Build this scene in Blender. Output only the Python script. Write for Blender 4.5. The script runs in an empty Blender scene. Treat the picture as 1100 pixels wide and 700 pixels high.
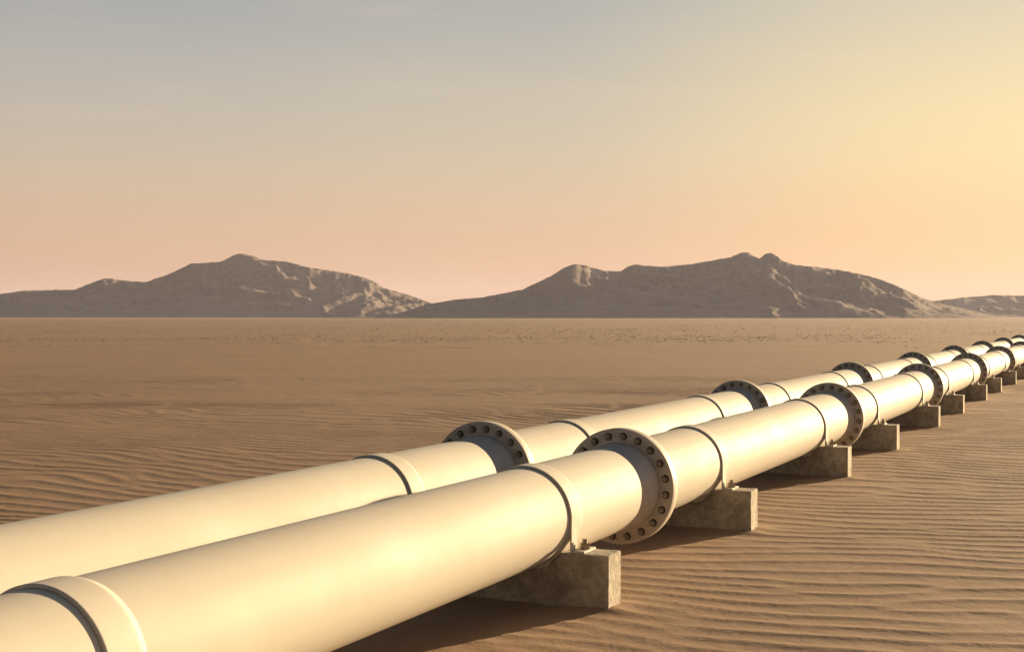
import bpy, bmesh, math, random
import numpy as np
from math import sin, cos, pi, radians
from mathutils import Vector

scene = bpy.context.scene
col = scene.collection
U = 0.305                       # outer radius of the pipes in metres
AX = 1.754 * U                  # height of the pipe axes above the sand

# ------------------------------------------------------------------ camera
YAW, PITCH = 0.4159, -0.0076
CAM = np.array([11.4312 * U, 0.0, (4.0963 + 1.754) * U])
cam_data = bpy.data.cameras.new("camera")
cam_data.lens, cam_data.sensor_width = 50.0, 36.0
cam_data.clip_start, cam_data.clip_end = 0.1, 20000.0
cam = bpy.data.objects.new("camera", cam_data)
cam.location = CAM
cam.rotation_euler = (pi / 2 + PITCH, 0, YAW)
col.objects.link(cam)
scene.camera = cam

# ------------------------------------------------------------------ light
SUN_AZ, SUN_EL = radians(68.5), radians(8.5)      # azimuth from +x towards +y
SUN = Vector((cos(SUN_AZ) * cos(SUN_EL), sin(SUN_AZ) * cos(SUN_EL), sin(SUN_EL)))
sl = bpy.data.lights.new("sun", 'SUN')
sl.energy = 5.0
sl.angle = radians(0.55)
sl.color = (1.0, 0.74, 0.435)
so = bpy.data.objects.new("sun", sl)
so.rotation_euler = (-SUN).to_track_quat('-Z', 'Y').to_euler()
so.location = (40, 60, 40)
col.objects.link(so)

world = bpy.data.worlds.new("World")
scene.world = world
world.use_nodes = True
wt = world.node_tree
wt.nodes.clear()
w_out = wt.nodes.new('ShaderNodeOutputWorld')
w_bg = wt.nodes.new('ShaderNodeBackground')
w_sky = wt.nodes.new('ShaderNodeTexSky')
w_sky.sky_type = 'NISHITA'
w_sky.sun_disc = False
w_sky.sun_elevation = SUN_EL
w_sky.sun_rotation = pi / 2 - SUN_AZ
w_sky.altitude = 0
w_sky.air_density = 1.0
w_sky.dust_density = 1.5
w_sky.ozone_density = 1.0
w_bg.inputs['Strength'].default_value = 0.078
w_tc = wt.nodes.new('ShaderNodeTexCoord')
w_sep = wt.nodes.new('ShaderNodeSeparateXYZ')
wt.links.new(w_tc.outputs['Generated'], w_sep.inputs[0])
SKY_GAIN = 5.0                   # brings the dusty air colours to the level of the sky texture


def w_ramp(sock, stops):
    r = wt.nodes.new('ShaderNodeValToRGB')
    r.color_ramp.interpolation = 'B_SPLINE' if len(stops) > 5 else 'EASE'
    e = r.color_ramp.elements
    while len(e) < len(stops): e.new(0.5)
    for el, (p, c_) in zip(e, stops):
        el.position = p
        el.color = (c_, c_, c_, 1) if isinstance(c_, (int, float)) else (*c_, 1)
    wt.links.new(sock, r.inputs[0])
    return r.outputs[0]


def w_mix(fac, a_, b_, mode='MIX'):
    m = wt.nodes.new('ShaderNodeMix')
    m.data_type = 'RGBA'; m.blend_type = mode
    for s_, v_ in ((m.inputs[0], fac), (m.inputs[6], a_), (m.inputs[7], b_)):
        if isinstance(v_, (int, float)): s_.default_value = v_
        elif isinstance(v_, tuple): s_.default_value = (*v_, 1)
        else: wt.links.new(v_, s_)
    return m.outputs[2]


# dusty evening air: peach at the horizon, grey green higher up, dull blue overhead, the same all round
air = w_ramp(w_sep.outputs[2], [(0.0, (0.70, 0.365, 0.25)), (0.025, (0.71, 0.38, 0.25)), (0.07, (0.66, 0.44, 0.29)), (0.12, (0.57, 0.475, 0.365)),
                                (0.20, (0.40, 0.405, 0.40)), (0.32, (0.20, 0.245, 0.29)), (0.6, (0.07, 0.105, 0.165)), (1.0, (0.05, 0.08, 0.135))])
w_dot = wt.nodes.new('ShaderNodeVectorMath'); w_dot.operation = 'DOT_PRODUCT'
wt.links.new(w_tc.outputs['Generated'], w_dot.inputs[0])
w_dot.inputs[1].default_value = SUN
# warm glow round the sun, fading smoothly with the angle from it
glow = w_ramp(w_dot.outputs['Value'], [(0.50, 0.0), (0.72, 0.08), (0.89, 0.50), (1.0, 0.82)])
glow_col = w_ramp(w_sep.outputs[2], [(0.0, (0.88, 0.41, 0.18)), (0.05, (0.98, 0.54, 0.22)), (0.13, (1.10, 0.81, 0.30)), (0.24, (0.84, 0.69, 0.42)), (0.50, (0.28, 0.26, 0.24))])
air = w_mix(glow, air, glow_col)
# away from the sun the dusk sky falls off steadily
dusk = w_ramp(w_dot.outputs['Value'], [(0.0, 0.12), (0.10, 0.15), (0.45, 0.45), (0.60, 1.0)])
w_half = wt.nodes.new('ShaderNodeMath'); w_half.operation = 'MULTIPLY_ADD'
wt.links.new(w_dot.outputs['Value'], w_half.inputs[0]); w_half.inputs[1].default_value = 0.5; w_half.inputs[2].default_value = 0.5
wt.links.new(w_half.outputs[0], dusk.node.inputs[0])
for el, p in zip(dusk.node.color_ramp.elements, (0.0, 0.25, 0.52, 0.74)): el.position = p
air = w_mix(1.0, air, dusk, 'MULTIPLY')
# thin high streaks of cloud
w_mp = wt.nodes.new('ShaderNodeMapping'); w_mp.inputs['Scale'].default_value = (3.0, 3.0, 30.0)
w_mp.inputs['Rotation'].default_value = (0.16, 0.16, 0)
wt.links.new(w_tc.outputs['Generated'], w_mp.inputs['Vector'])
w_nz = wt.nodes.new('ShaderNodeTexNoise'); w_nz.inputs['Scale'].default_value = 1.6; w_nz.inputs['Detail'].default_value = 6
w_nz.inputs['Roughness'].default_value = 0.6
wt.links.new(w_mp.outputs[0], w_nz.inputs['Vector'])
strk = w_ramp(w_nz.outputs['Fac'], [(0.45, 0.0), (0.75, 0.13)])
air = w_mix(strk, air, (0.86, 0.60, 0.40))
w_sc = wt.nodes.new('ShaderNodeVectorMath'); w_sc.operation = 'SCALE'
wt.links.new(air, w_sc.inputs[0]); w_sc.inputs['Scale'].default_value = SKY_GAIN
sky_col = w_mix(0.90, w_sky.outputs[0], w_sc.outputs[0])
wt.links.new(sky_col, w_bg.inputs['Color'])
wt.links.new(w_bg.outputs[0], w_out.inputs['Surface'])

scene.view_settings.view_transform = 'Standard'
scene.view_settings.look = 'None'
scene.view_settings.exposure = 1.36
scene.view_settings.gamma = 1.0

# ------------------------------------------------------------------ helpers
rng = np.random.RandomState(11)
random.seed(5)


def tag(o, label=None, cat=None, group=None, kind=None):
    if label: o['label'] = label
    if cat: o['category'] = cat
    if group: o['group'] = group
    if kind: o['kind'] = kind
    return o


def add(name, mesh, parent=None, loc=(0, 0, 0)):
    o = bpy.data.objects.new(name, mesh)
    o.location = loc
    col.objects.link(o)
    if parent is not None: o.parent = parent
    return o


def empty(name, loc=(0, 0, 0)):
    o = bpy.data.objects.new(name, None)
    o.location = loc
    o.empty_display_size = 0.2
    col.objects.link(o)
    return o


def mesh_from(name, verts, faces, mat=None, smooth=False):
    me = bpy.data.meshes.new(name)
    me.from_pydata([tuple(v) for v in verts], [], faces)
    if mat: me.materials.append(mat)
    me.polygons.foreach_set("use_smooth", [smooth] * len(me.polygons))
    me.update()
    return me


def grid_mesh(name, X, Y, Z, mat, smooth=True):
    """X, Y, Z of shape (rows, cols) -> a single sheet"""
    r, c = X.shape
    me = bpy.data.meshes.new(name)
    me.vertices.add(r * c)
    me.vertices.foreach_set("co", np.stack([X, Y, Z], -1).astype(np.float32).ravel())
    idx = np.arange(r * c).reshape(r, c)
    q = np.stack([idx[:-1, :-1], idx[:-1, 1:], idx[1:, 1:], idx[1:, :-1]], -1).reshape(-1)
    n = len(q) // 4
    me.loops.add(len(q))
    me.loops.foreach_set("vertex_index", q.astype(np.int32))
    me.polygons.add(n)
    me.polygons.foreach_set("loop_start", np.arange(0, 4 * n, 4, dtype=np.int32))
    me.polygons.foreach_set("use_smooth", np.full(n, smooth))
    me.materials.append(mat)
    me.update(calc_edges=True)
    return me


def revolve(name, prof, mat, seg=128, smooth=True, closed=False):
    """prof: list of (y, R) -> surface of revolution about the Y axis; repeat a point for a sharp edge"""
    verts, faces = [], []
    for (y, R) in prof:
        for k in range(seg):
            t = 2 * pi * k / seg
            verts.append((R * cos(t), y, R * sin(t)))
    m = len(prof)
    for i in range(m if closed else m - 1):
        j = (i + 1) % m
        if prof[i] == prof[j]: continue
        for k in range(seg):
            k2 = (k + 1) % seg
            faces.append((i * seg + k, i * seg + k2, j * seg + k2, j * seg + k))
    me = mesh_from(name, verts, faces, mat, smooth)
    bm = bmesh.new(); bm.from_mesh(me)
    bmesh.ops.recalc_face_normals(bm, faces=bm.faces)
    bm.to_mesh(me); bm.free()
    return me


# ---- gradient noise in numpy
_perm = rng.permutation(512).astype(np.int64)
_ang = rng.rand(512) * 2 * pi


def perlin(x, y):
    xi, yi = np.floor(x).astype(np.int64), np.floor(y).astype(np.int64)
    xf, yf = x - xi, y - yi
    u, v = xf ** 3 * (xf * (xf * 6 - 15) + 10), yf ** 3 * (yf * (yf * 6 - 15) + 10)

    def g(ix, iy, dx, dy):
        h = _perm[(_perm[ix & 511] + iy) & 511]
        a = _ang[h]
        return np.cos(a) * dx + np.sin(a) * dy
    a = g(xi, yi, xf, yf); b = g(xi + 1, yi, xf - 1, yf)
    c = g(xi, yi + 1, xf, yf - 1); d = g(xi + 1, yi + 1, xf - 1, yf - 1)
    return (a + (b - a) * u) * (1 - v) + (c + (d - c) * u) * v


def fbm(x, y, octv=5, gain=0.5, lac=2.03):
    s, a, n = 0, 1.0, 0
    for i in range(octv):
        s = s + a * perlin(x + 17.3 * i, y - 9.1 * i); n += a
        a *= gain; x = x * lac; y = y * lac
    return s / n


def ridged(x, y, octv=6, gain=0.55, lac=2.1):
    s, a, n, w = 0, 1.0, 0, 1.0
    for i in range(octv):
        r = (1 - np.abs(perlin(x + 31.7 * i, y + 5.3 * i)) * 1.7)
        r = np.clip(r, 0, 1) ** 2
        s = s + a * r * w; n += a
        w = np.clip(r * 1.4, 0.15, 1)
        a *= gain; x = x * lac; y = y * lac
    return s / n


# ------------------------------------------------------------------ materials
class N:
    def __init__(self, name):
        self.m = bpy.data.materials.new(name)
        self.m.use_nodes = True
        self.t = self.m.node_tree
        self.b = self.t.nodes['Principled BSDF']
        self.tc = self.t.nodes.new('ShaderNodeTexCoord')

    def new(self, kind, **kw):
        n = self.t.nodes.new(kind)
        for k, v in kw.items():
            if k in n.inputs.keys(): n.inputs[k].default_value = v
            else: setattr(n, k, v)
        return n

    def link(self, a, b): self.t.links.new(a, b)

    def mapped(self, scale=(1, 1, 1), src='Object'):
        mp = self.t.nodes.new('ShaderNodeMapping')
        mp.inputs['Scale'].default_value = scale
        self.link(self.tc.outputs[src], mp.inputs['Vector'])
        return mp.outputs[0]

    def noise(self, vec, scale, detail=5, rough=0.55, dist=0.0):
        n = self.new('ShaderNodeTexNoise', Scale=scale, Detail=detail, Roughness=rough, Distortion=dist)
        self.link(vec, n.inputs['Vector'])
        return n.outputs['Fac']

    def ramp(self, fac, stops):
        r = self.t.nodes.new('ShaderNodeValToRGB')
        e = r.color_ramp.elements
        while len(e) < len(stops): e.new(0.5)
        for el, (p, c) in zip(e, stops):
            el.position = p
            el.color = (c, c, c, 1) if isinstance(c, (int, float)) else (*c, 1)
        self.link(fac, r.inputs[0])
        return r.outputs[0]

    def mix(self, fac, a, b, mode='MIX'):
        m = self.t.nodes.new('ShaderNodeMix')
        m.data_type = 'RGBA'; m.blend_type = mode
        for sock, v in ((m.inputs[0], fac), (m.inputs[6], a), (m.inputs[7], b)):
            if isinstance(v, (int, float)): sock.default_value = v
            elif isinstance(v, tuple): sock.default_value = (*v, 1)
            else: self.link(v, sock)
        return m.outputs[2]

    def math(self, op, a, b=0.0):
        m = self.t.nodes.new('ShaderNodeMath'); m.operation = op
        for sock, v in ((m.inputs[0], a), (m.inputs[1], b)):
            if isinstance(v, (int, float)): sock.default_value = v
            else: self.link(v, sock)
        return m.outputs[0]

    def bump(self, h, strength, dist, prev=None):
        n = self.new('ShaderNodeBump', Strength=strength, Distance=dist)
        self.link(h, n.inputs['Height'])
        if prev is not None: self.link(prev, n.inputs['Normal'])
        return n.outputs[0]

    def done(self, color=None, rough=None, normal=None, metal=None, spec=None):
        for k, v in (('Base Color', color), ('Roughness', rough), ('Normal', normal), ('Metallic', metal), ('Specular IOR Level', spec)):
            if v is None: continue
            s = self.b.inputs[k]
            if isinstance(v, (int, float)): s.default_value = v
            elif isinstance(v, tuple): s.default_value = (*v, 1)
            else: self.link(v, s)
        return self.m


def make_paint(name, base, dusty, rough0, rough1):
    n = N(name)
    v = n.mapped((1, 1, 1))
    st = n.mapped((9, 0.35, 9))
    big = n.noise(v, 1.3, 6, 0.6)
    streak = n.noise(st, 1.0, 6, 0.6)
    fine = n.noise(v, 60, 4, 0.6)
    c = n.mix(n.ramp(big, [(0.36, 0.0), (0.74, 0.42)]), base, dusty)
    c = n.mix(n.ramp(n.noise(v, 6.5, 7, 0.7, 0.3), [(0.58, 0.0), (0.78, 0.22)]), c, dusty)
    c = n.mix(n.ramp(streak, [(0.5, 0.0), (0.8, 0.35)]), c, dusty)
    r = n.ramp(n.math('ADD', n.math('MULTIPLY', big, 0.6), n.math('MULTIPLY', streak, 0.4)), [(0.3, rough0), (0.7, rough1)])
    nb = n.bump(fine, 0.06, 0.004)
    nb = n.bump(n.noise(n.mapped((3, 0.6, 3)), 1.0, 2), 0.05, 0.02, nb)
    return n.done(c, r, nb, None, 0.12)


M_PIPE = make_paint("cream_paint", (0.64, 0.605, 0.52), (0.53, 0.46, 0.365), 0.60, 0.72)
M_FLANGE = make_paint("flange_paint", (0.60, 0.55, 0.455), (0.46, 0.39, 0.30), 0.42, 0.6)

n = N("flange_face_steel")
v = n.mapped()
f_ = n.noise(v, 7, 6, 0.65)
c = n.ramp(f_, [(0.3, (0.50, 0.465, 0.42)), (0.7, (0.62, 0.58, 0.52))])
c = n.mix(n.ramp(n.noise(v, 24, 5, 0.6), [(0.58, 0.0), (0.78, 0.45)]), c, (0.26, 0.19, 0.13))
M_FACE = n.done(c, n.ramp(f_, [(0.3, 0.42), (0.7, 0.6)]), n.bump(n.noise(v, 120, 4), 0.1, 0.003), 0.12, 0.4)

n = N("bolt_hole_shade")
M_HOLE = n.done(n.ramp(n.noise(n.mapped(), 80, 4), [(0.3, (0.09, 0.076, 0.062)), (0.7, (0.16, 0.135, 0.11))]), 0.6, None, 0.3)  # dark washer metal, with the shade of the recess put into its colour

n = N("bolt_steel")
f_ = n.noise(n.mapped(), 90, 4)
M_BOLT = n.done(n.ramp(f_, [(0.35, (0.24, 0.21, 0.18)), (0.7, (0.42, 0.37, 0.30))]), 0.5, None, 0.7)

n = N("strap_bolt_steel")
f_ = n.noise(n.mapped(), 70, 4)
M_SBOLT = n.done(n.ramp(f_, [(0.35, (0.24, 0.21, 0.155)), (0.7, (0.42, 0.36, 0.27))]), 0.42, None, 0.8)

n = N("concrete")
v = n.mapped()
oi = n.t.nodes.new('ShaderNodeObjectInfo')
vo = n.new('ShaderNodeVectorMath', operation='ADD')
sc_ = n.new('ShaderNodeVectorMath', operation='SCALE'); sc_.inputs['Scale'].default_value = 37.0
cmb = n.new('ShaderNodeCombineXYZ')
n.link(oi.outputs['Random'], cmb.inputs[0]); n.link(oi.outputs['Random'], cmb.inputs[2])
n.link(cmb.outputs[0], sc_.inputs[0])
n.link(v, vo.inputs[0]); n.link(sc_.outputs[0], vo.inputs[1])
v = vo.outputs[0]
big = n.noise(v, 5, 6, 0.62, 0.4)
mid = n.noise(v, 22, 6, 0.65)
pit = n.new('ShaderNodeTexVoronoi', Scale=75.0); n.link(v, pit.inputs['Vector'])
fine = n.noise(v, 160, 4, 0.6)
c = n.ramp(big, [(0.32, (0.29, 0.262, 0.215)), (0.5, (0.50, 0.455, 0.365)), (0.68, (0.63, 0.575, 0.47))])
c = n.mix(n.ramp(mid, [(0.45, 0.0), (0.60, 0.6)]), c, (0.31, 0.265, 0.205))
pf = n.ramp(pit.outputs['Distance'], [(0.10, 1.0), (0.22, 0.0)])
c = n.mix(n.math('MULTIPLY', pf, 0.45), c, (0.12, 0.10, 0.08))
nb = n.bump(mid, 0.8, 0.016)
nb = n.bump(fine, 0.35, 0.004, nb)
nb = n.bump(n.math('SUBTRACT', 1.0, pf), 0.5, 0.004, nb)
M_CONC = n.done(c, 0.9, nb, None, 0.3)

n = N("sand")
v = n.mapped()
big = n.noise(v, 0.11, 5, 0.6)
mid = n.noise(v, 1.7, 6, 0.6)
fine = n.noise(v, 55, 5, 0.7)
grain = n.noise(v, 420, 2, 0.6)
c = n.ramp(big, [(0.3, (0.33, 0.216, 0.134)), (0.7, (0.39, 0.26, 0.163))])
c = n.mix(n.ramp(mid, [(0.35, 0.0), (0.75, 0.4)]), c, (0.30, 0.193, 0.126))
c = n.mix(n.ramp(fine, [(0.35, 0.28), (0.6, 0.0)]), c, (0.25, 0.16, 0.103))
c = n.mix(n.ramp(grain, [(0.55, 0.0), (0.75, 0.3)]), c, (0.48, 0.36, 0.25))
far = n.noise(v, 0.55, 8, 0.72)
nb = n.bump(far, 0.25, 0.12)
nb = n.bump(n.noise(v, 9, 5, 0.6), 0.12, 0.012, nb)
nb = n.bump(fine, 0.22, 0.004, nb)
M_SAND = n.done(c, 0.9, nb, None, 0.18)

n = N("mountain_rock")
v = n.mapped()
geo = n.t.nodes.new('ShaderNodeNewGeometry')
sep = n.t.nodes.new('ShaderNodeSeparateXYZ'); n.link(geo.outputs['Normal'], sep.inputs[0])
big = n.noise(v, 0.024, 7, 0.62)
mid = n.noise(v, 0.12, 7, 0.65, 0.6)
c = n.ramp(mid, [(0.3, (0.115, 0.096, 0.092)), (0.5, (0.17, 0.14, 0.128)), (0.72, (0.235, 0.195, 0.17))])
c = n.mix(n.ramp(big, [(0.35, 0.0), (0.7, 0.5)]), c, (0.25, 0.19, 0.155))
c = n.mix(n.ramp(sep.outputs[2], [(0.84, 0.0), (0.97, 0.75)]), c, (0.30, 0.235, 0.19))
nb = n.bump(mid, 0.5, 2.0)
nb = n.bump(n.noise(v, 0.5, 5, 0.65), 0.5, 0.8, nb)
M_ROCK = n.done(c, 0.95, nb, None, 0.1)

# ------------------------------------------------------------------ ground: one sheet with wind ripples
FW = np.array([-sin(YAW), cos(YAW)])
RT = np.array([cos(YAW), sin(YAW)])


def graded(a0, segs):
    out = [a0]
    for (end, s0, growth) in segs:
        while out[-1] < end:
            s = max(s0, abs(out[-1]) * growth)
            out.append(out[-1] + s)
    return np.array(out)


fwd_pos = graded(4.6, [(42.0, 0.026, 0.0025), (110.0, 0.1, 0.006), (2600.0, 0.1, 0.03)])
fwd_neg = -graded(0.0, [(2600.0, 0.6, 0.12)])[::-1] + 4.2
dv = np.concatenate([fwd_neg, fwd_pos])
lp = graded(0.0, [(6.0, 0.06, 0), (16.0, 0.09, 0), (2600.0, 0.12, 0.04)])
du = np.concatenate([-lp[::-1], lp[1:]])
DU, DV = np.meshgrid(du, dv)                       # lateral, forward
GX = CAM[0] + DU * RT[0] + DV * FW[0]
GY = CAM[1] + DU * RT[1] + DV * FW[1]

# narrow-band complex random field: its phase gives crests that fork and merge
LAM = 0.25
_v = np.linspace(-20, 200, 4000)
_w = np.cumsum(LAM / np.clip(LAM + 0.018 * (_v - 7.5), LAM, 0.46)) * (_v[1] - _v[0])
K0 = 2 * pi / LAM
Z = np.zeros(DU.shape, dtype=np.complex128)
wx = DU + 0.5 * perlin(DU * 0.28, DV * 0.28) + 0.10 * perlin(DU * 0.9 + 60, DV * 0.9) + 1.3 * perlin(DU * 0.07 + 5, DV * 0.07)
wy = np.interp(DV, _v, _w) + 0.85 * perlin(DU * 0.27 + 40, DV * 0.24) + 0.14 * perlin(DU * 0.75 + 80, DV * 0.8) + 1.2 * perlin(DU * 0.06 + 90, DV * 0.06)
near = (DV > -3) & (DV < 120) & (np.abs(DU) < 70)
xx, yy = wx[near], wy[near]
acc = np.zeros(xx.shape, dtype=np.complex128)
for i in range(46):
    k = K0 * (1 + 0.10 * rng.randn())
    th = radians(18) + radians(6.5) * rng.randn()
    acc += np.exp(1j * (k * (sin(th) * xx + cos(th) * yy) + rng.rand() * 2 * pi))
acc /= math.sqrt(46)
Z[near] = acc
ph = np.angle(Z)
ampl = np.clip(np.abs(Z) * 1.6, 0, 1) ** 0.8
pp = ph + 0.55 * np.sin(ph)                        # steep lee side, long windward side
ripple = (np.cos(pp) + 0.18 * np.cos(2 * pp)) * ampl
fade = np.clip((66 - DV) / 38, 0, 1) * np.clip((60 - np.abs(DU)) / 20, 0, 1) * (DV > -3)
far_w = np.clip((DV - 14) / 14, 0, 1)
patch = np.clip(0.95 + 0.8 * fbm(DU * 0.10 + 3, DV * 0.10, 3), 0.5, 1.3) * (1 - far_w) + far_w * np.clip(0.8 + 3.2 * fbm(DU * 0.11 + 30, DV * 0.22, 4), 0.15, 1.6)
H = np.interp(DV, [7, 14, 30], [0.0037, 0.0045, 0.0068]) * ripple * fade * patch
# broad swells
swell_fade = np.clip(1 - np.abs(np.hypot(GX, GY)) / 900, 0, 1)
H += 0.035 * fbm(GX * 0.06, GY * 0.06, 3) * np.clip((np.hypot(DU, DV) - 6) / 25, 0, 1) * swell_fade
H += 0.016 * fbm(GX * 0.35 + 7, GY * 0.35, 3)
# low wind-blown hummocks half way to the mountains
band = np.clip((DV - 60) / 40, 0, 1) * np.clip((420 - DV) / 200, 0, 1)
H += band * 0.25 * np.clip(fbm(GX * 0.25, GY * 0.25, 3) - 0.12, 0, 1)
# sand drifted against the foot of each support
SUP_FRONT = [12.9, 26.8] + [26.8 + 25.15 * k + o for k in range(0, 6) for o in (11.25, 25.15)]
SUP_REAR = [y + 0.65 for y in SUP_FRONT]
for ax, ys in ((0.0, SUP_FRONT), (-3.919, SUP_REAR)):
    for y in ys:
        dx = np.maximum(np.abs(GX / U - ax) - 1.80, 0) * U
        dy = np.maximum(np.abs(GY / U - y) - 0.33, 0) * U
        d = np.hypot(dx, dy)
        w = np.exp(-(d / 0.13) ** 2)
        H = H * (1 - 0.5 * w) + 0.013 * w * (1 + 1.2 * perlin(GX * 5 + y, GY * 5))
H -= 0.0
ground = add("sand", grid_mesh("sand", GX, GY, H, M_SAND))
tag(ground, "rippled tan desert sand stretching flat to the foot of the mountains", kind='structure')

# little wind-blown tussocks of sand out on the plain: far too many to count
mv, mf = [], []
mr = np.random.RandomState(4)
_v0 = 1 / (1 / 76 - mr.rand(40000) * (1 / 76 - 1 / 520))
_u0 = (mr.rand(40000) - 0.5) * 1.0 * (_v0 + 20)
_keep = fbm(_u0 * 0.045, _v0 * 0.03, 3) + 0.16 > mr.rand(40000) * 0.6
cnt = 0
for u_, v_ in zip(_u0[_keep], _v0[_keep]):
    if cnt >= 13000: break
    gx, gy = CAM[0] + u_ * RT[0] + v_ * FW[0], CAM[1] + u_ * RT[1] + v_ * FW[1]
    if -2.2 < gx < 1.2 or -2.2 < gx < 6 and mr.rand() < 0.6: continue
    iv, iu = np.searchsorted(dv, v_), np.searchsorted(du, u_)
    gz = min(H[iv, iu], H[iv - 1, iu], H[iv, iu - 1], H[iv - 1, iu - 1])
    R_ = (0.05 + 0.08 * mr.rand() ** 2) * (0.5 + min(v_, 260) / 200); hh = 0.006 + R_ * (0.12 + 0.16 * mr.rand())
    b0 = len(mv); ns = 7; sx = 0.8 + mr.rand() * 0.5
    for ring, (rr, zz) in enumerate(((1.0, -0.05), (0.55, 0.72))):
        for k in range(ns):
            a_ = 2 * pi * k / ns
            q = R_ * rr * (0.75 + 0.5 * mr.rand())
            mv.append((gx + q * cos(a_) * sx, gy + q * sin(a_), gz + hh * zz * (0.7 + 0.6 * mr.rand() if ring else 1)))
    mv.append((gx, gy, gz + hh))
    for k in range(ns):
        k2 = (k + 1) % ns
        mf.append((b0 + k, b0 + k2, b0 + ns + k2, b0 + ns + k))
        mf.append((b0 + ns + k, b0 + ns + k2, b0 + 2 * ns))
    cnt += 1
tag(add("sand_hummock", mesh_from("sand_hummock", mv, mf, M_SAND, True)), "low hummocks of sand scattered far out on the plain", kind='stuff')

# ------------------------------------------------------------------ mountains
CXP, CYP, FPX = 550.0, 350.0, 1528.0
HORIZON = 350 + FPX * math.tan(PITCH)


def mountain(label, sky, D, depth, seed, noise_scale, sun_spurs):
    """sky: skyline as (x, y) seen from the camera; built as terrain at distance D, depth metres thick"""
    xs = np.array([p[0] for p in sky], float); ys = np.array([p[1] for p in sky], float)
    nc = int((xs[-1] - xs[0]) / 1.6) + 1
    px = np.linspace(xs[0], xs[-1], nc)
    h_px = HORIZON + FPX * CAM[2] / D - np.interp(px, xs, ys)
    h_px = np.convolve(np.pad(h_px, 2, mode='edge'), [0.03, 0.17, 0.6, 0.17, 0.03], mode='valid')
    h_px += np.clip(h_px / 25, 0, 1) * (0.9 * fbm(px * 0.11 + seed, px * 0 + seed, 5, 0.6) * 1.8)
    az = (px - CXP) / FPX                                   # tangent of angle from view axis
    nr = 130
    vv = np.linspace(-1, 1, nr)
    A, V = np.meshgrid(az, vv)
    Dv = D + V * depth
    lat, fwd = A * Dv, Dv
    X = CAM[0] + lat * RT[0] + fwd * FW[0]
    Y = CAM[1] + lat * RT[1] + fwd * FW[1]
    wxp = X + 30 * fbm(X * 0.012 + seed, Y * 0.012, 3)
    wyp = Y + 30 * fbm(X * 0.012 - seed, Y * 0.012 + 9, 3)
    wl, wf = wxp * RT[0] + wyp * RT[1], wxp * FW[0] + wyp * FW[1]
    R = ridged(wxp * noise_scale + seed, wyp * noise_scale, 5, 0.48)
    R2 = ridged(wxp * noise_scale * 0.4 - seed, wyp * noise_scale * 0.4, 2)
    spur = ridged(wl * noise_scale * 1.1 + seed * 2, wf * noise_scale * 0.30 + wl * noise_scale * 0.25, 4, 0.45)
    sw = np.zeros(nc)                                       # where deep spurs and gullies are shaped in to catch the sun
    for x0, x1, wgt in sun_spurs:
        sw = np.maximum(sw, wgt * np.clip((px - x0) / 22 + 0.5, 0, 1) * np.clip((x1 - px) / 22 + 0.5, 0, 1))
    sw = sw[None, :]
    R = R * (1 - sw) + spur * sw
    small = fbm(X * 0.07 + seed, Y * 0.07, 5, 0.55)
    crest = 0.22 * fbm(px * 0.010 + seed * 3, px * 0, 2)[None, :]
    tent = np.clip(1 - np.abs(V - crest) / (1 - np.sign(V - crest) * crest), 0, 1)
    top = (h_px / FPX) * D                                   # ridge height in metres
    sunward = 0.50 + 1.25 * sw
    body = tent ** 1.25 * (0.80 + 0.34 * sunward ** 0.6 * (R - 0.5) + 0.20 * (R2 - 0.5)) * top[None, :] + tent * (1 - tent) * 2.2 * (R - 0.35) * np.minimum(top, 24)[None, :] * 0.5 * sunward
    body += small * np.clip(tent * 3, 0, 1) * np.minimum(top * 0.20, 4.5)[None, :]
    # settle the ridge on the skyline: one smooth factor per azimuth, blended in towards the ridge only
    peak = (body / Dv).max(0)
    corr = (h_px / FPX) / np.maximum(peak, 1e-5)
    corr = np.clip(corr, 0.3, 3.0)
    Zm = body * (1 + (corr[None, :] - 1) * np.clip(tent * 1.6, 0, 1) ** 2)
    Zm = Zm - 1.5 * (1 - np.clip(tent * 5, 0, 1))
    o = add("mountain", grid_mesh("mountain", X, Y, Zm, M_ROCK))
    tag(o, label, kind='structure')
    return o


mountain("long bare brown mountain range on the left with a small knob at its peak",
         [(-420, 330), (-300, 318), (-160, 322), (-60, 316), (0, 316), (23, 312), (80, 311), (98, 304), (112, 298.5), (130, 300.5), (155, 303), (180, 295), (205, 283), (222, 282), (238, 281),
          (250, 274.5), (258, 271.5), (275, 275.5), (280, 279), (310, 281), (330, 287), (360, 291), (385, 296), (400, 301), (412, 309), (440, 317), (460, 324), (490, 334), (520, 342)],
         1300, 215, 3.1, 0.017, [(248, 285, 0.3), (335, 480, 0.85)])
mountain("wide bare brown mountain in the middle with twin rounded peaks",
         [(395, 342), (432, 335.6), (457, 327), (488, 321.7), (519, 319), (562, 310.6), (593, 296), (606, 287), (618, 283.4), (632, 286), (649, 291), (667, 291), (675, 286), (683, 284), (710, 286.5),
          (748, 282.8), (785, 276), (795, 272), (803, 270.4), (811, 275), (815.6, 278), (821, 273), (828, 271), (834, 273.5), (840, 279.7), (852.6, 284), (890, 288), (914, 292), (945, 299.4), (964, 307), (988.6, 319), (1013, 326.6), (1044, 333), (1075, 342)],
         1050, 210, 8.7, 0.017, [(818, 862, 1.0), (880, 1050, 0.9)])
mountain("low dark ridge at the right edge behind the middle mountain",
         [(960, 342), (1004, 323), (1038, 319), (1069, 316.7), (1100, 317.4), (1160, 314), (1230, 309), (1300, 318), (1380, 326), (1460, 342)],
         1450, 175, 14.2, 0.015, [(1120, 1400, 0.6)])

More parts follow.
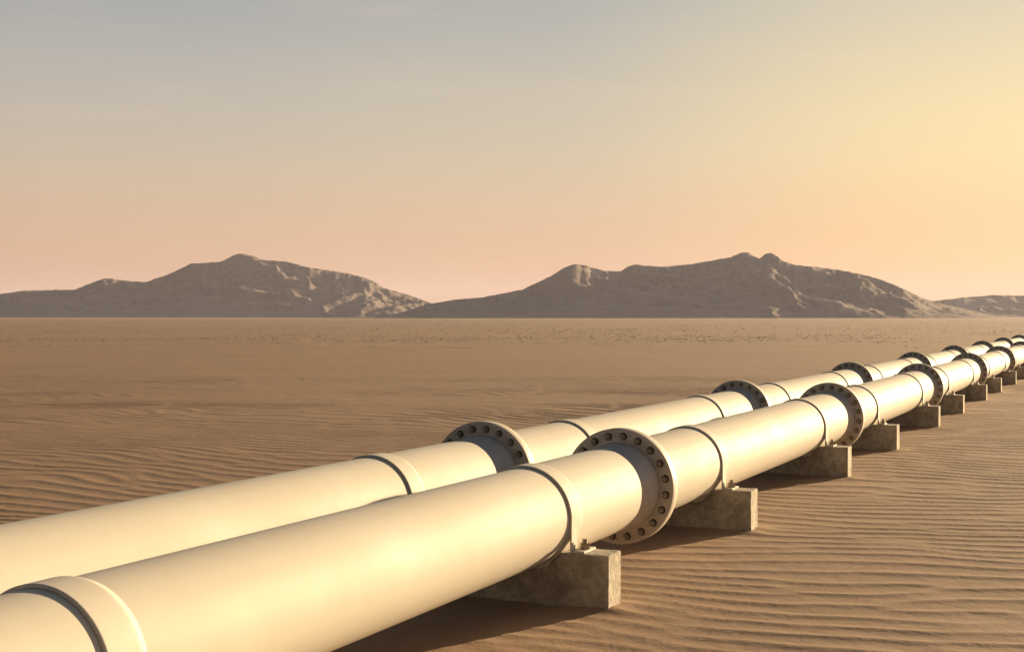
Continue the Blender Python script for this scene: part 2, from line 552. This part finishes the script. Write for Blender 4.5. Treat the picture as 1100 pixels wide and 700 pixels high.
# ------------------------------------------------------------------ pipeline parts
FRONT_FLANGES = [32.33 + 25.15 * k for k in range(-1, 9)]
FLR, FLT = 1.385, 0.36          # flange radius and thickness (pipe radii)
BCR, HOLE = 1.205, 0.092
NB = 20


def flange_mesh():
    cu = bpy.data.curves.new("flange_outline", 'CURVE')
    cu.dimensions = '2D'
    cu.fill_mode = 'BOTH'
    cu.extrude = FLT * U / 2 - 0.004
    cu.bevel_depth = 0.004
    cu.bevel_resolution = 1

    def circ(cx, cy, R, n_):
        s = cu.splines.new('POLY')
        s.points.add(n_ - 1)
        for i in range(n_):
            a = 2 * pi * i / n_
            s.points[i].co = (cx + R * cos(a), cy + R * sin(a), 0, 1)
        s.use_cyclic_u = True
    circ(0, 0, FLR * U - 0.004, 144)
    circ(0, 0, 0.96 * U, 96)
    for i in range(NB):
        a = 2 * pi * (i + 0.5) / NB + 0.04
        circ(BCR * U * cos(a), BCR * U * sin(a), HOLE * U + 0.004, 18)
    ob = bpy.data.objects.new("flange_outline", cu)
    col.objects.link(ob)
    bpy.context.view_layer.update()
    me = bpy.data.meshes.new_from_object(ob.evaluated_get(bpy.context.evaluated_depsgraph_get()))
    bpy.data.objects.remove(ob); bpy.data.curves.remove(cu)
    # lay it across the pipe: disc plane z -> y
    vs = np.empty(len(me.vertices) * 3, dtype=np.float32)
    me.vertices.foreach_get("co", vs); vs = vs.reshape(-1, 3)
    vs = np.stack([vs[:, 0], -vs[:, 2], vs[:, 1]], -1)
    me.vertices.foreach_set("co", vs.ravel())
    me.update()
    me.name = "flange"
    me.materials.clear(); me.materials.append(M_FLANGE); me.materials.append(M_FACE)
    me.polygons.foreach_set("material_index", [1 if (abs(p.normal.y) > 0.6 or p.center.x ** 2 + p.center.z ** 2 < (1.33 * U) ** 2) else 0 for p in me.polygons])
    bm = bmesh.new(); bm.from_mesh(me)
    bmesh.ops.remove_doubles(bm, verts=bm.verts, dist=1e-5)
    bmesh.ops.recalc_face_normals(bm, faces=bm.faces)
    for f in bm.faces: f.smooth = True
    bm.normal_update()
    for e in bm.edges:
        if len(e.link_faces) == 2 and e.calc_face_angle(0) > 0.9: e.smooth = False
    bm.to_mesh(me); bm.free()
    return me


def neck_mesh():
    h = FLT / 2
    pts = []
    for s in (-1,):
        prof = [(s * (h + 1.16), 0.80), (s * (h + 0.80), 0.815)]
        for i in range(9):
            t = i / 8
            prof.append((s * (h + 0.80 - 0.66 * t), 0.815 + 0.235 * t ** 1.5))
        prof += [(s * (h + 0.10), 1.052), (s * (h + 0.10), 1.052), (s * (h - 0.03), 1.056)]
        pts.append(prof)
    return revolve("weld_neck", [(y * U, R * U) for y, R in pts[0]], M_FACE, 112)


def prism(bm, n_, R, y0, y1, rot=0.0, cx=0, cz=0):
    lo = [bm.verts.new((cx + R * cos(2 * pi * i / n_ + rot), y0, cz + R * sin(2 * pi * i / n_ + rot))) for i in range(n_)]
    hi = [bm.verts.new((v.co.x, y1, v.co.z)) for v in lo]
    fs = [bm.faces.new(lo), bm.faces.new(hi[::-1])]
    for i in range(n_):
        fs.append(bm.faces.new((lo[i], hi[i], hi[(i + 1) % n_], lo[(i + 1) % n_])))
    return fs


def finish(name, bm, mat):
    bmesh.ops.recalc_face_normals(bm, faces=bm.faces)
    me = bpy.data.meshes.new(name)
    bm.to_mesh(me); bm.free()
    me.materials.append(mat)
    return me


def bolt_mesh():
    bm = bmesh.new()
    h = FLT / 2
    dark = prism(bm, 16, (HOLE - 0.002) * U, -(h - 0.05) * U, (h - 0.05) * U)    # shank and washer filling the hole
    for s in (-1, 1):
        prism(bm, 6, 0.064 * U, s * (h - 0.05) * U - s * 0.001, s * (h + 0.065) * U, 0.3)
        prism(bm, 10, 0.034 * U, s * (h - 0.01) * U, s * (h + 0.125) * U)
    for f in dark: f.material_index = 1
    me = finish("bolt", bm, M_BOLT)
    me.materials.append(M_HOLE)
    return me


ME_FLANGE, ME_NECK, ME_BOLT = flange_mesh(), neck_mesh(), bolt_mesh()


def pipe_mesh(length):
    L = length / 2
    c = 0.012
    prof = [(-L + 0.25, 0.90), (-L, 0.985), (-L, 0.985), (-L + c, 1.0), (-L + c, 1.0)]
    k = 8
    prof += [(-L + c + (2 * L - 2 * c) * i / k, 1.0) for i in range(1, k)]
    prof += [(L - c, 1.0), (L - c, 1.0), (L, 0.985), (L, 0.985), (L - 0.25, 0.90)]
    me = revolve("pipe_section", [(y * U, R * U) for y, R in prof], M_PIPE, 160)
    return me


def pipeline(x, shift, label):
    root = empty("pipeline", (x * U, 32.33 * U, 0))
    tag(root, label, 'pipeline', 'cream pipelines')
    gap = 1.16 + FLT - 0.004                       # from the end of a pipe section to the back of the flange it meets
    me = pipe_mesh(25.15 - gap)
    first = FRONT_FLANGES[0] - 25.15 / 2
    secs = [first + 25.15 * k for k in range(len(FRONT_FLANGES) + 1)]
    for y in secs:
        o = add("pipe_section", me, root, (0, (y + shift - 0.58 - 32.33) * U, AX))
    last = secs[-1] + shift - 0.58 + (25.15 - gap) / 2
    lng = pipe_mesh(300)
    add("pipe_section", lng, root, (0, (last + 150 - 32.33) * U, AX))
    for k, y in enumerate(FRONT_FLANGES):
        fl = add("flange", ME_FLANGE, root, (0, (y + shift - 32.33) * U, AX))
        fl.rotation_euler = (0, random.uniform(-0.05, 0.05) if k != 1 else 0, 0)
        add("weld_neck", ME_NECK, fl)
        for i in range(NB):
            a = 2 * pi * (i + 0.5) / NB + 0.04
            b = add("bolt", ME_BOLT, fl, (BCR * U * cos(a), 0, BCR * U * sin(a)))
            b.rotation_euler = (0, random.uniform(0, pi), 0)
    return root


pipeline(0.0, 0.0, "nearer cream steel pipeline on visible concrete blocks, running from lower left to far right")
pipeline(-3.919, 0.65, "farther cream steel pipeline lying behind the nearer one, its lower half hidden")


# ------------------------------------------------------------------ supports
BW, BD = 1.84, 0.73             # half width, depth
BT, BB = -0.655, -2.05          # top and buried bottom relative to the axis


def block_mesh(seed):
    r = random.Random(seed)
    RN = 1.066
    xn = math.sqrt(RN ** 2 - BT ** 2)
    pts = [(-BW, BB), (BW, BB), (BW, BT), (xn, BT)]
    a0 = math.atan2(BT, xn); a1 = math.atan2(BT, -xn)
    for i in range(1, 20):
        a = a0 + (a1 - a0) * i / 20
        pts.append((RN * cos(a), RN * sin(a)))
    pts += [(-xn, BT), (-BW, BT)]
    bm = bmesh.new()
    front = [bm.verts.new((x * U, -BD / 2 * U, z * U)) for x, z in pts]
    back = [bm.verts.new((x * U, BD / 2 * U, z * U)) for x, z in pts]
    bm.faces.new(front); bm.faces.new(back[::-1])
    m = len(pts)
    for i in range(m):
        bm.faces.new((front[i], back[i], back[(i + 1) % m], front[(i + 1) % m]))
    bmesh.ops.recalc_face_normals(bm, faces=bm.faces)
    sharp = [e for e in bm.edges if e.calc_face_angle(0) > 0.6]
    bmesh.ops.subdivide_edges(bm, edges=[e for e in sharp if e.calc_length() > 0.15], cuts=7)
    bmesh.ops.triangulate(bm, faces=[f for f in bm.faces if len(f.verts) > 4])
    for v in bm.verts:
        if r.random() < 0.22: v.co += Vector((r.uniform(-1, 1), r.uniform(-1, 1), r.uniform(-1, 1))) * 0.0022
    sharp = [e for e in bm.edges if e.calc_face_angle(0) > 0.6]
    bmesh.ops.bevel(bm, geom=sharp, offset=0.0045, segments=2, affect='EDGES', profile=0.6)
    for v in bm.verts:
        v.co += Vector((r.uniform(-1, 1), r.uniform(-1, 1), r.uniform(-1, 1))) * 0.0011
    for f in bm.faces: f.smooth = False
    return finish("concrete_block", bm, M_CONC)


def strap_mesh():
    """clamp band: full ring round the pipe with straight legs running down to the block"""
    y0, y1 = -0.345 * U, 0.345 * U
    ri, ro = 1.003 * U, 1.05 * U
    bm = bmesh.new()
    bv = 0.006
    # ring with bevelled outer edges
    prof = [(y0, ri), (y0, ri), (y0, ro - bv * 0.4), (y0 + bv * 0.5, ro), (y0 + 0.012, ro), (y1 - 0.050, ro), (y1 - 0.036, ro - 0.0006), (y1 - 0.024, ro - 0.0035), (y1 - 0.008, ri + 0.0042), (y1 + 0.006, ri + 0.0006)]
    seg = 120
    rings = []
    for (y, R) in prof:
        rings.append([bm.verts.new((R * cos(2 * pi * k / seg), y, R * sin(2 * pi * k / seg))) for k in range(seg)])
    for i in range(len(prof) - 1):
        if prof[i] == prof[i + 1]: continue
        for k in range(seg):
            bm.faces.new((rings[i][k], rings[i][(k + 1) % seg], rings[i + 1][(k + 1) % seg], rings[i + 1][k]))
    for f in bm.faces: f.smooth = True
    bm.normal_update()
    for e in bm.edges:
        if len(e.link_faces) == 2 and e.calc_face_angle(0) > 0.75: e.smooth = False
    # legs
    zb = BT * U + 0.006
    for s in (-1, 1):
        xo, xi = s * (ro + 0.0006), s * (ri + 0.004)
        zt = 0.02 * U
        vs = [bm.verts.new(p) for p in ((xi, y0 + 0.0012, zb), (xo, y0 + 0.0012, zb), (xo, y0 + 0.30 * U, zb), (xi, y0 + 0.30 * U, zb),
                                        (xi, y0 + 0.0012, zt), (xo, y0 + 0.0012, zt), (xo, y0 + 0.30 * U, zt), (xi, y0 + 0.30 * U, zt))]
        for q in ((0, 1, 5, 4), (1, 2, 6, 5), (2, 3, 7, 6), (3, 0, 4, 7), (4, 5, 6, 7), (0, 3, 2, 1)):
            bm.faces.new([vs[i] for i in q])
    me = finish("strap", bm, M_PIPE)
    return me


def plate_mesh():
    bm = bmesh.new()
    bmesh.ops.create_cube(bm, size=1.0)
    for v in bm.verts:
        v.co = Vector((v.co.x * 0.25 * U, v.co.y * 0.66 * U, v.co.z * 0.045 * U))
    bmesh.ops.bevel(bm, geom=list(bm.edges), offset=0.0015, segments=1, affect='EDGES')
    return finish("base_plate", bm, M_PIPE)


def anchor_mesh():
    bm = bmesh.new()
    prism(bm, 16, 0.12 * U, 0, 0.022 * U)
    prism(bm, 6, 0.10 * U, 0.0225 * U, 0.125 * U, 0.2)
    prism(bm, 12, 0.052 * U, 0.12 * U, 0.20 * U)
    for v in bm.verts: v.co = Vector((v.co.x, -v.co.z, v.co.y))
    return finish("anchor_bolt", bm, M_SBOLT)


ME_STRAP, ME_PLATE, ME_ANCHOR = strap_mesh(), plate_mesh(), anchor_mesh()
ME_BLOCKS = [block_mesh(s) for s in range(4)]
ORD = ["first", "second", "third", "fourth", "fifth", "sixth", "seventh"]


def support(x, y, idx, label, group):
    root = empty("pipe_support", (x * U, y * U, 0))
    tag(root, label, 'pipe support', group)
    add("concrete_block", ME_BLOCKS[idx % 4], root, (0, 0, AX))
    add("strap", ME_STRAP, root, (0, 0, AX))
    for s in (-1, 1):
        p = add("base_plate", ME_PLATE, root, (s * 1.19 * U, 0, AX + (BT + 0.024) * U))
        b = add("anchor_bolt", ME_ANCHOR, p, (s * 0.01 * U, 0.0, 0.0235 * U))
        b.rotation_euler = (0, 0, random.uniform(0, 1))
    return root


for i, y in enumerate(SUP_FRONT):
    k = (i - 1) // 2
    if i == 0:
        lab = "wide cream strap clamp round the nearer pipeline at the bottom left corner"
    elif i % 2 == 1:
        lab = f"concrete block and strap just before the {ORD[k]} flange from left, nearer pipeline"
    else:
        lab = f"concrete block and strap just beyond the {ORD[(i - 2) // 2]} flange from left, nearer pipeline"
    support(0.0, y, i, lab, "supports of the nearer pipeline")
for i, y in enumerate(SUP_REAR):
    if i == 0: continue
    if i % 2 == 1:
        lab = f"strap clamp just before the {ORD[(i - 1) // 2]} flange from left, farther pipeline"
    else:
        lab = f"strap clamp just beyond the {ORD[(i - 2) // 2]} flange from left, farther pipeline"
    support(-3.919, y, i + 1, lab, "supports of the farther pipeline")

# ------------------------------------------------------------------ air
bm = bmesh.new()
bmesh.ops.create_cube(bm, size=1.0)
for v in bm.verts: v.co = Vector((v.co.x * 7800, v.co.y * 7800, v.co.z * 90 + 90 / 2 - 10))
me = bpy.data.meshes.new("haze"); bm.to_mesh(me); bm.free()
hm = bpy.data.materials.new("haze_air"); hm.use_nodes = True
ht = hm.node_tree; ht.nodes.clear()
ho = ht.nodes.new('ShaderNodeOutputMaterial')
hv = ht.nodes.new('ShaderNodeVolumePrincipled')
hv.inputs['Color'].default_value = (0.70, 0.70, 0.88, 1)
hv.inputs['Density'].default_value = 1.75e-4
hv.inputs['Anisotropy'].default_value = 0.2
ht.links.new(hv.outputs[0], ho.inputs['Volume'])
me.materials.append(hm)
tag(add("haze", me), "thin dusty evening haze over the desert plain", kind='stuff')
